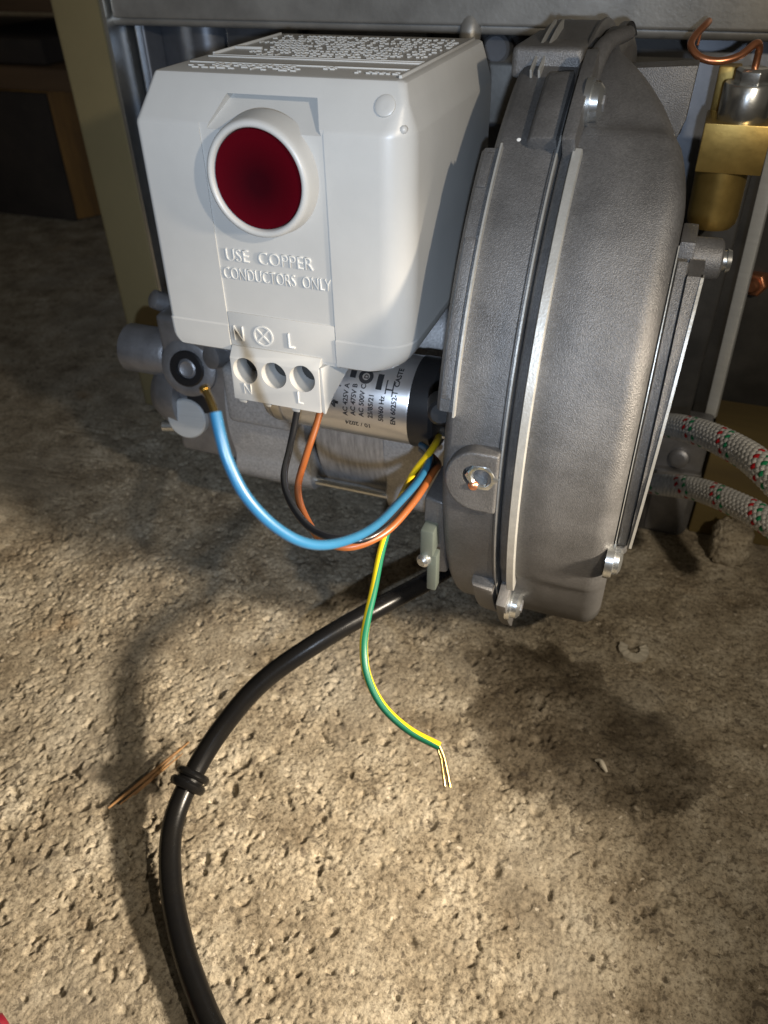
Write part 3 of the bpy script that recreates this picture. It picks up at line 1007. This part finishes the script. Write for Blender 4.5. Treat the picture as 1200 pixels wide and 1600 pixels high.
X0, X1, Y0, Y1 = -169.3, -76.6, 226.7, 326.0
rings = []
ZB = -129.0
rings.append(rrect(X0 + 6.5, X1 - 11, Y0 + 1.0, Y1 - 3, ZB, 1, 3, 3))
for k in range(0, 9):
    a = math.radians(90 * k / 8)
    z = ZB + 10 * (1 - math.cos(a))
    dx1 = 10 * (1 - math.sin(a))
    zl = min(1.0, (z - ZB) / 5.0)
    dx0 = 5 * (1 - math.sqrt(max(0, 1 - (1 - zl) ** 2)))
    dy = 0.9 * max(0, 1 - (z - ZB) / 1.0) ** 2
    rings.append(rrect(X0 + dx0 - 1.0, X1 - dx1, Y0 + dy - 0.45, Y1 - dy, z + 0.02 * k, 2.0, 10.5, 3))
    if k == 4:
        zz = z
rings.append(rrect(X0 - 1.0, X1, Y0 - 0.45, Y1, ZB + 10.3, 2.0, 10.5, 3))
rings.append(rrect(X0 - 0.9, X1 - 0.2, Y0, Y1, ZB + 10.8, 2.0, 10.5, 3))
rings.append(rrect(X0 - 0.4, X1 - 0.1, Y0, Y1, -90, 2.2, 10.2, 3))
rings.append(rrect(X0, X1 - 0.1, Y0, Y1, -53.2, 2.4, 9.6, 3))
rings.append(rrect(X0 + 0.15, X1 - 0.2, Y0 + 0.25, Y1, -52.2, 2.4, 9.0, 3))
for k in range(1, 9):
    t = k / 8
    rings.append(rrect(X0 + 0.2 + 4.6 * t, X1 - 0.2 - 3.4 * t - 0.5 * t * t, Y0 + 0.3 + 7.7 * t, Y1 - 1.5 * t, -52.2 + 12.2 * t, 2.4 - 0.8 * t, 9.0 - 6.4 * min(1, t * 1.6), 3))
rings.append(rrect(X0 + 5.2, X1 - 4.9, Y0 + 8.4, Y1 - 2, -39.5, 1.5, 2.4, 3))
rings.append(rrect(X0 + 5.9, X1 - 5.8, Y0 + 9.0, Y1 - 2.6, -39.3, 1.4, 2.2, 3))
body = MB().loft(rings).build('body', PLASTIC, cb)
# shallow front panel recess and the deeper pocket in the sloped top
c1 = MB().box(-145.6, -103.4, 215, 227.25, -140, -51.5).build('cut', PLASTIC)
c2 = MB().hexa([(-143.2, 215, -53.5), (-104.4, 215, -53.5), (-104.4, 227.25, -53.5), (-143.2, 227.25, -53.5),
                (-137.2, 215, -44.2), (-107.0, 215, -44.2), (-107.0, 238.0, -44.2), (-137.2, 238.0, -44.2)]).build('cut', PLASTIC)
c3 = MB().lathe((-85.4, 229.0, -43.9), (0, 0.845, -0.54), [(-3, 3.3), (2.2, 3.3)], 32).build('cut', PLASTIC)
boolean(body, [c1, c2, c3])
for p in body.data.polygons:
    p.use_smooth = True
body.data.set_sharp_from_angle(angle=math.radians(24))
MB().lathe((-85.4, 231.1, -45.2), (0, -0.845, 0.54), [(-1.5, 3.1), (0.35, 3.1), (0.6, 2.7), (0.65, 1.0)], 32).build('ejector_mark', PLASTIC, cb, smooth=40)
MB().box(-145.3, -103.7, 226.75, 232, -127.5, -113.4).build('terminal_panel', PLASTIC, cb, bevel=0.25)
# bottom lip seam
# reset button
LX, LZ = -124.2, -66.0
AX = (0.0, -1.0, 0.0)
MB().lathe((LX, 227.0, LZ), AX, [(-3, 18.6), (0.0, 18.2), (3.2, 17.7), (5.0, 17.5), (6.2, 17.1), (6.7, 16.4), (6.6, 15.6), (5.9, 15.1), (2.0, 15.0)], 72).build('collar', PLASTIC, cb, smooth=50)
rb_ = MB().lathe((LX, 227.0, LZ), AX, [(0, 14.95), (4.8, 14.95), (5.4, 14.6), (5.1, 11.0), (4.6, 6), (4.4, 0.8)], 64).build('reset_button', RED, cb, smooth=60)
rb_['label'] = 'round dark red translucent reset button'
# terminal block: wedge with three wire entries
wb = MB()
wb.prism([(0, 226.0, -126.0), (0, 223.2, -129.6), (0, 222.4, -146.3), (0, 224.6, -146.6), (0, 243.0, -131.5), (0, 243.0, -126)], (-145.0, 0, 0), (-109.2, 0, 0))
blk = wb.build('terminal_block', PLASTIC, cb, bevel=0.35)
cuts = []
HX = ((-139.0, -133.9), (-127.3, -133.9), (-115.9, -133.4))
for (hx, hz) in HX:
    cuts.append(MB().lathe((hx, 218, hz), (0, 1, -0.06), [(0, 5.6), (5.5, 5.0), (8.0, 4.6), (14.5, 4.4)], 32).build('cut', PLASTIC))
boolean(blk, cuts)
for p in blk.data.polygons:
    p.use_smooth = True
blk.data.set_sharp_from_angle(angle=math.radians(30))
for (hx, hz) in HX:
    MB().lathe((hx, 232.2, hz - 0.85), (0, -1, 0), [(-0.2, 4.3), (0.4, 4.2), (0.6, 1.2)], 20).build('shaded_clamp_screw', INNER, blk, smooth=40)  # clamp screw blackened, the deep shade of the hole put into its colour
# side fin to the right of the block
MB().hexa([(-109.15, 223.2, -146.2), (-107.6, 223.0, -147.0), (-106.0, 228, -141), (-109.15, 228, -141),
           (-109.15, 223.8, -128.6), (-108.4, 223.8, -128.6), (-101.0, 241, -128.6), (-109.15, 241, -128.6)]).build('block_fin', PLASTIC, blk, bevel=0.25)
for x0 in (-143.5, -133.3, -121.3):
    MB().hexa([(x0, 223.6, -148.4), (x0 + 2.6, 223.6, -148.4), (x0 + 2.6, 227, -147.6), (x0, 227, -147.6),
               (x0 - 0.6, 223.0, -146.0), (x0 + 3.6, 223.0, -146.0), (x0 + 3.6, 228, -143.5), (x0 - 0.6, 228, -143.5)]).build('block_rib', PLASTIC, blk, bevel=0.3)


def front(x, z, y):
    return lambda u, v, w: (x + u, y - w, z + v)


text_mesh('lettering', 'USE  COPPER', front(-142.9, -94.6, 227.25), 6.1, 0.5, PLASTIC_LIT, cb, sx=0.92, bold=-0.16, bevel=0.12)
text_mesh('lettering', 'CONDUCTORS  ONLY', front(-144.6, -101.0, 227.25), 5.9, 0.5, PLASTIC_LIT, cb, sx=0.675, bold=-0.16, bevel=0.12)
text_mesh('letter', 'N', front(-144.1, -124.0, 226.75), 8.4, 0.5, PLASTIC_LIT, cb, sx=0.75, bold=-0.2, bevel=0.12)
text_mesh('letter', 'L', front(-122.3, -124.0, 226.75), 8.4, 0.5, PLASTIC_LIT, cb, sx=0.75, bold=-0.2, bevel=0.12)
text_mesh('letter', 'N', front(-140.6, -143.4, 222.75), 6.2, 0.40, PLASTIC_LIT, blk, sx=0.8, bold=-0.15, bevel=0.1)
text_mesh('letter', 'L', front(-118.6, -143.8, 222.75), 7.4, 0.40, PLASTIC_LIT, blk, sx=0.75, bold=-0.18, bevel=0.1)
mb = annulus((-131.7, 226.75, -120.9), (0, -1, 0), [(-0.2, 3.9, False), (0.38, 3.9, False)], [(0.38, 3.3, False), (-0.2, 3.3, False)], 36)
for s in (1, -1):
    a = math.radians(45 * s)
    dx, dz = math.cos(a), math.sin(a)
    px, pz = -dz * 0.28, dx * 0.28
    mb.prism([(-131.7 - dx * 3.5 - px, 226.9, -120.9 - dz * 3.5 - pz), (-131.7 + dx * 3.5 - px, 226.9, -120.9 + dz * 3.5 - pz),
              (-131.7 + dx * 3.5 + px, 226.9, -120.9 + dz * 3.5 + pz), (-131.7 - dx * 3.5 + px, 226.9, -120.9 - dz * 3.5 + pz)], (0, -0.53 - 0.02 * s, 0), (0, 0.1, 0))
mb.build('lamp_symbol', PLASTIC_LIT, cb)
# top: raised borders, ridges and rows of fine embossed marks too small to read
ZT = -39.3
MB().box(-83.9, -83.0, 238.5, 320, ZT - 0.5, ZT + 0.8).build('label_border', PLASTIC, cb, bevel=0.2)
MB().box(-162.0, -161.1, 268, 320, ZT - 0.5, ZT + 0.8).build('label_border', PLASTIC, cb, bevel=0.2)
MB().box(-161.0, -150.5, 282, 283.2, ZT - 0.5, ZT + 0.8).build('label_border', PLASTIC, cb, bevel=0.2)
for yy in (251.5, 263.2, 266.2):
    MB().box(-161.0, -84.0, yy, yy + 0.8, ZT - 0.5, ZT + 0.42).build('label_ridge', PLASTIC, cb, bevel=0.15)
mb = MB()
rr = random.Random(3)


def dash_row(y, x0, x1, hgt, gap=0.25):
    x = x0
    while x < x1:
        if rr.random() < gap:
            x += rr.uniform(1.0, 2.2)
            continue
        w = rr.uniform(0.9, 1.7) * hgt / 2.6
        k = rr.randint(0, 2)
        zt = ZT + 0.45
        if k != 1:
            mb.hexa([(x, y, ZT - 0.2), (x + 0.45, y, ZT - 0.2), (x + 0.45, y + hgt, ZT - 0.2), (x, y + hgt, ZT - 0.2),
                     (x, y, zt), (x + 0.45, y, zt), (x + 0.45, y + hgt, zt), (x, y + hgt, zt)])
        for q in (0, 1):
            if rr.random() < 0.75:
                yb = y + hgt * (0.0 if q == 0 else rr.uniform(0.45, 0.82))
                mb.box(x + 0.46, x + w, yb, yb + 0.5, ZT - 0.2, zt - 0.03)
        x += w + 0.75


for yy, x0, x1, hh, gp in ((242.0, -158, -120, 4.4, 0.08), (246.9, -150, -122, 3.2, 0.1), (243.4, -103, -86, 2.8, 0.3), (247.5, -112, -108, 3.2, 0.0),
                           (269.5, -146, -100, 3.2, 0.16), (275.0, -152, -88, 2.9, 0.14), (280.4, -149, -88, 2.9, 0.14), (286, -149, -86, 2.9, 0.16),
                           (291.5, -150, -86, 2.9, 0.16), (297, -159, -86, 2.9, 0.16), (302.5, -159, -86, 2.9, 0.18), (308, -159, -86, 2.9, 0.2), (314, -159, -90, 2.9, 0.2)):
    dash_row(yy, x0, x1, hh, gp)
em = mb.build('embossed_print', PLASTIC, cb)
em['kind'] = 'stuff'
# raised chevron on the sloping right side, near the front corner
MB().lathe((-79.0, 229.8, -50.6), (0.75, -0.5, 0.4), [(-0.8, 1.2), (0.1, 1.0), (0.35, 0.4)], 10).build('mould_nub', PLASTIC, cb, smooth=60)

# ------------------------------------------------------------------ loose wires
RW = 1.30


def wire(name, pts, m, label, r=RW):
    e = thing(name, pts[-1], label, 'wire')
    w = tube(pts, r, 14, 1.5).build('insulation', m, e, smooth=60)
    return e, w


BL = [(-77, 243, -166), (-70.5, 231, -160), (-66.5, 219, -155.5), (-64.2, 200.5, -150.8), (-63.5, 179, -144.5), (-62.9, 154.6, -135.8), (-64.8, 136.5, -127.2), (-68.3, 126.1, -120.1), (-73.0, 120.4, -111.8), (-77.9, 118.0, -102.7), (-81.7, 119.0, -94.9), (-84.0, 121.1, -89.7), (-85.9, 123.5, -85.8)]
e, w = wire('blue_wire', BL, BLUE, 'blue wire hanging in a loop with bare brass tip beside the terminal block')
tube([(-85.4, 122.9, -86.5), (-87.6, 124.9, -84.0), (-89.9, 126.6, -82.0)], 0.85, 12, 0.5).build('ferrule', BRASSF, e, smooth=40)
MB().lathe((-89.85, 126.55, -82.05), (-0.6, 0.45, 0.55), [(-0.6, 1.15), (0.3, 1.1), (0.5, 0.8)], 12).build('ferrule_tip', BRASSF, e, smooth=40)
BK = [(-124, 240, -136), (-121.5, 231, -144), (-119.8, 222, -151), (-118.0, 212, -157), (-112.6, 196, -158), (-103.5, 183, -158.2), (-91.5, 173.5, -158.6), (-79.3, 172.0, -157.8), (-70.2, 182, -156.0), (-66.6, 200, -155.6), (-66.5, 219, -157.5), (-70.8, 231.5, -162.5), (-77, 243, -168)]
wire('black_wire', BK, BLACKW, 'black wire looping from under the terminal block to the fan housing')
BK2 = [(-104, 190, -163.5), (-97.6, 182, -163.5), (-85.5, 174.5, -162.5), (-75.5, 174, -159.5), (-69.6, 182.5, -158.8), (-65.6, 200, -157.5), (-64.6, 217, -158.6), (-68, 231, -164.5), (-75, 243, -170)]
OR = [(-112.5, 240, -136), (-111.5, 231, -144), (-111.5, 222, -152), (-111.2, 212, -158), (-107.4, 196, -160.5), (-99.2, 182.5, -160), (-88.7, 173.2, -161.5), (-78.2, 172.0, -161.2), (-69.3, 180.5, -159.6), (-64.8, 196, -157.5), (-63.9, 216, -158.0), (-66.5, 231, -165), (-73, 243, -170)]
wire('orange_wire', OR, ORANGE, 'orange brown wire looping from under the terminal block beside the black one')
wire('black_lead', BK2[2:], BLACKW, 'second black wire in the bundle entering the fan housing', 1.2)

# earth wire: yellow with a spiralling green stripe
YGP = [(-71, 246, -163), (-68.2, 232, -157), (-67.6, 220, -154.6), (-69, 210, -155.5), (-69.5, 199, -157.5), (-69.9, 188, -160.5), (-69.2, 177, -164.5), (-67.4, 165, -170), (-66.2, 155.4, -174.5), (-64.6, 148.3, -178.1), (-61.3, 142.3, -183.5), (-54.8, 137.4, -189.1), (-45.6, 134.7, -193.4), (-35.5, 133.8, -195.7)]
e = thing('earth_wire', YGP[-1], 'yellow and green striped earth wire hanging down with two bare strands', 'wire')
C = resample(YGP, 1.2)
T, N, B = frames(C)
for nm, m, a0, span in (('insulation', YELLOW, 0.0, 0.72), ('green_stripe', GREEN, 0.72, 0.28)):
    nseg = 10
    rings = []
    tot = len(C)
    for i in range(tot):
        tw = 2 * math.pi * (0.45 + 0.60 * (i / tot) ** 1.2)
        rg = []
        for k in range(nseg + 1):
            a = tw + 2 * math.pi * (a0 + span * k / nseg)
            rg.append(tuple(C[i] + (N[i] * math.cos(a) + B[i] * math.sin(a)) * RW))
        rg.append(tuple(C[i]))
        rings.append(rg)
    MB().loft(rings).build(nm, m, e, smooth=60)
for k, (dx, dz) in enumerate(((0.5, 0.2), (-0.5, -0.2))):
    tube([(-36.6 + dx, 134.2, -195.3 + dz), (-34.0 + dx, 131.8, -198.0 + dz), (-30.4 + dx * 1.2 - 0.4 * k, 126.0, -202.5 + dz)], 0.48, 8, 0.6).build('bare_strand', BRASSF, e, smooth=60)

# ------------------------------------------------------------------ black supply cable with rubber grommet
CP = [(-74, 59, -295.6), (-86.3, 66.6, -295.6), (-98.0, 74.4, -295.6), (-116.0, 89.5, -294.8), (-131.7, 107.2, -292.2), (-141.6, 125.8, -287.5), (-142.8, 144.0, -281.2), (-138.0, 162.7, -271.0), (-126.4, 181.5, -257.0), (-107.6, 200.6, -245.0), (-89.6, 221.7, -239.5), (-73.6, 246.9, -240.0), (-66, 268, -242), (-66, 292, -240)]
ce = thing('supply_cable', CP[0], 'thick black rubber supply cable curving across the floor below the burner', 'cable')
tube(CP, 4.3, 20, 2.0).build('sheath', RUBBER, ce, smooth=60)
CC = resample(CP, 1.0)
i = int(np.argmin(np.linalg.norm(CC - np.array([-142.9, 142.8, -281.7]), axis=1)))
tdir = CC[i + 2] - CC[i - 2]
MB().lathe(tuple(CC[i]), tuple(tdir), [(-4.2, 4.35), (-4.0, 6.6), (-3.0, 7.5), (-1.5, 7.7), (-0.5, 7.0), (-0.2, 5.6), (0.6, 5.6), (0.9, 6.8), (1.8, 7.4), (3.0, 7.1), (3.8, 6.2), (4.0, 4.35)], 36).build('grommet', RUBBER, ce, smooth=40)

# ------------------------------------------------------------------ braided hoses


def hose(pts, R, label):
    e = thing('braided_hose', pts[0], label, 'hose', 'braided oil hoses')
    tube(pts, R - 0.55, 18, 3).build('inner_tube', INNER, e, smooth=60)
    C = resample(pts, 0.42)
    L = np.concatenate([[0], np.cumsum(np.linalg.norm(np.diff(C, axis=0), axis=1))])
    s = np.arange(0, L[-1], 0.38)
    C = np.stack([np.interp(s, L, C[:, k]) for k in range(3)], 1)
    T, N, B = frames(C)
    NS, pitch_ = 10, 34.0
    pc = 2 * NS * s / pitch_
    lots = {'braid': MB(), 'red_thread': MB(), 'green_thread': MB()}
    mats = {'braid': BRAID, 'red_thread': BR_RED, 'green_thread': BR_GRN}
    for d in (1, -1):
        for k in range(NS):
            th = d * 2 * math.pi * s / pitch_ + 2 * math.pi * k / NS
            rad = R + d * 0.40 * np.cos(math.pi * pc)
            ctr = C + (N * np.cos(th)[:, None] + B * np.sin(th)[:, None]) * rad[:, None]
            rd = N * np.cos(th)[:, None] + B * np.sin(th)[:, None]
            tg = np.gradient(ctr, axis=0)
            tg /= np.linalg.norm(tg, axis=1)[:, None]
            sd = np.cross(tg, rd)
            w, h = 1.42, 0.36
            key = 'braid'
            if d == 1 and k in (0,):
                key = 'green_thread'
            if d == 1 and k in (2,):
                key = 'red_thread'
            q = [ctr - sd * w, ctr + rd * h - sd * w * 0.45, ctr + rd * h + sd * w * 0.45, ctr + sd * w]
            n = len(ctr)
            v = np.stack(q, 1).reshape(-1, 3)
            f = []
            for i in range(n - 1):
                for j in range(3):
                    a = i * 4 + j
                    f.append((a, a + 1, a + 5, a + 4))
            lots[key].add([tuple(x) for x in v], f)
    for key, l in lots.items():
        o = l.build(key, mats[key], e, smooth=70)
        if key == 'braid':
            o['kind'] = 'stuff'
    return e


H1 = [(3.5, 394.5, -231.5), (15.6, 370.7, -213.9), (30.6, 339.0, -196.9), (44.5, 308.2, -184.9), (52.5, 286.4, -178.9), (63.9, 258.5, -175.2)]
H2 = [(5, 410.4, -277.4), (16.2, 385.8, -261.1), (36.4, 356.7, -240.1), (51.5, 327.7, -224.9), (62.7, 305.7, -215.7), (75.0, 281.8, -209.4)]
hose(H1, 5.7, 'upper of the two silver braided hoses with red and green flecks')
hose(H2, 5.4, 'lower of the two silver braided hoses with red and green flecks')

# ------------------------------------------------------------------ brass valve with steel cap and copper capillary
bv = thing('brass_valve', (14, 380, -120), 'square brass valve with zinc cap and bent copper capillary beside the housing', 'valve')
MB().box(1.9, 27.5, 366, 393, -90, -71.5).build('valve_block', BRASS, bv, bevel=0.5)
MB().box(3.0, 12, 392, 402, -76, -55).build('valve_back', BRASS, bv, bevel=0.8)
MB().lathe((12.8, 378, -89.5), (0.02, 0.0, -1), [(0, 10.6), (20, 10.6), (23, 10.2), (25, 8.8), (25.4, 6)], 40).build('valve_body', BRASS, bv, smooth=40)
MB().lathe((15.6, 377, -72), (0, 0, 1), [(0, 9.4), (0.6, 9.7), (13, 9.7), (13.8, 9.2), (13.8, 7), (13, 6.4)], 40).build('steel_cap', ZINC, bv, smooth=35)
MB().lathe((16.0, 377, -59.5), (0, 0, 1), [(0, 6.9), (5.5, 6.9), (6.6, 6.0)], 6, 0.35).build('cap_nut', ZINC, bv, bevel=0.35)
tube([(16, 377, -55), (16, 377, -50), (15.8, 376, -46), (14.0, 373, -44.4), (9, 368, -48.0), (2, 365, -49.6), (-5, 365, -48.5), (-9.2, 368, -45.2), (-8.6, 374, -42.5), (-6.0, 382, -40), (-4.8, 388, -39)], 1.4, 14, 1.0).build('capillary', COPPER, bv, smooth=60)
tube([(-6.6, 380, -39.6), (-6.8, 378, -43), (-7.0, 376.5, -46)], 0.5, 8, 1).build('locking_wire', COPPER, bv, smooth=60)

# ------------------------------------------------------------------ things on the floor
sp = thing('straw', (-171, 142, -299), 'dry brown splinter of straw on the floor left of the cable grommet', 'straw')
for (a, b, m, r) in (((-177.5, 128.5, -299.0), (-161, 167, -296.0), (-169, 147, -297.2), 0.95), ((-173.5, 131.5, -298.6), (-163.5, 158, -296.0), (-167.5, 145, -297.0), 0.65), ((-170.5, 137, -298.8), (-160.5, 161, -296.2), (-165.5, 149, -297.2), 0.5)):
    o = tube([a, m, b], r, 7, 1.2, lambda t: 0.25 + 0.75 * math.sin(math.pi * (0.12 + 0.8 * t))).build('stalk', STRAW, sp, smooth=70)
# broken pale ring of residue / washer
rings = []
for k in range(31):
    a = math.radians(-205 + 245 * k / 30)
    jr = 0.5 * math.sin(k * 2.1) + 0.3 * math.sin(k * 5.3)
    ri, ro = 3.2 + 0.3 * jr, 7.4 + 0.35 * jr
    c, s_ = math.cos(a), math.sin(a)
    zt = -299.4 + 0.25 * math.sin(k * 1.7)
    rings.append([(21.5 + ri * c, 293 + ri * s_, -303), (21.5 + ro * c, 293 + ro * s_, -303), (21.5 + ro * c, 293 + ro * s_, zt), (21.5 + ri * c, 293 + ri * s_, zt + 0.15)])
wo = MB().loft(rings).build('broken_washer', CHALK, None, smooth=50)
tag(wo, 'pale broken ring washer lying on the concrete behind the damp stain', 'washer')
o = tube([(12.6, 221.4, -300.4), (14.6, 221.2, -299.6), (16.4, 218.8, -299.6), (18.2, 217.0, -300.4)], 1.1, 8, 0.6, lambda t: 0.5 + 0.6 * math.sin(math.pi * t)).build('paint_chip', CHALK, None, smooth=60)
tag(o, 'small pale curved chip lying in the middle of the damp stain', 'chip')
# red handle poking into the lower left corner
o = tube([(-159.0, 48.8, -292), (-163, 38, -291), (-168, 24, -290)], 4.2, 24, 1.0, lambda t: min(1.0, 0.55 + 4 * t)).build('red_handle', REDP, None, smooth=60)
tag(o, 'red plastic handle end at the bottom left corner of the picture', 'handle')
# crumbling concrete lump and timber beam at right
bm = bmesh.new()
bmesh.ops.create_icosphere(bm, subdivisions=5, radius=1.0)
for v in bm.verts:
    p = v.co.copy()
    q = Vector([math.copysign(abs(c) ** 0.55, c) for c in p])
    x = np.array([q.x * 3.1 + 5]); y = np.array([q.y * 3.1 + q.z * 2.3])
    d = 1 + 0.16 * perlin(x, y, 3)[0] + 0.10 * perlin(x * 2.5, y * 2.5, 4)[0] + 0.07 * perlin(x * 6, y * 6, 5)[0]
    v.co = V(64 + q.x * 10.5 * d, 384 + q.y * 9 * d, -290 + q.z * 13 * d)
me = bpy.data.meshes.new('concrete_lump')
bm.to_mesh(me)
bm.free()
tag(link('concrete_lump', me, CONC2, None, 180), 'crumbly lump of concrete on the floor in front of the timber beam', 'rubble')
tb = MB().box(42, 260, 402, 450, -302, -236).build('timber_beam', BEAM, None, bevel=2)
tag(tb, 'dull yellow timber beam standing behind the braided hoses', 'beam')

# dark pallet at the far left: blocks and boards
pl = thing('wooden_pallet', (-745, 840, -300), 'dim wooden pallet with amber block standing on the floor at far left', 'pallet')
MB().hexa([(-790, 788, -301), (-700, 790, -301), (-636, 884, -301), (-790, 900, -301),
           (-790, 788, -158), (-698, 790, -158), (-634, 884, -158), (-790, 900, -158)]).build('block', WOOD, pl, bevel=3)
mb = MB().hexa([(-870, 786, -301), (-701, 786, -301), (-701, 789.6, -301), (-870, 789.6, -301),
                (-870, 786, -160), (-699, 786, -160), (-699, 789.6, -160), (-870, 789.6, -160)])
mb.build('dark_face_board', WOOD_D, pl, bevel=0.8)
MB().box(-1250, -560, 778, 905, -156, -134).build('board', WOOD_B, pl, bevel=2)
MB().box(-1250, -560, 935, 1060, -156, -134).build('board', WOOD_B, pl, bevel=2)
MB().box(-1250, -560, 1100, 1230, -156, -134).build('board', WOOD_B, pl, bevel=2)
MB().box(-830, -690, 790, 1240, -132, -108).build('stringer', WOOD_D, pl, bevel=2)
MB().box(-1250, -560, 800, 980, -84, -62).build('board', WOOD_B, pl, bevel=2)
MB().box(-1250, -560, 1040, 1240, -84, -62).build('board', WOOD_B, pl, bevel=2)
MB().box(-1150, -1030, 800, 1240, -106, -86).build('stringer', WOOD_D, pl, bevel=2)
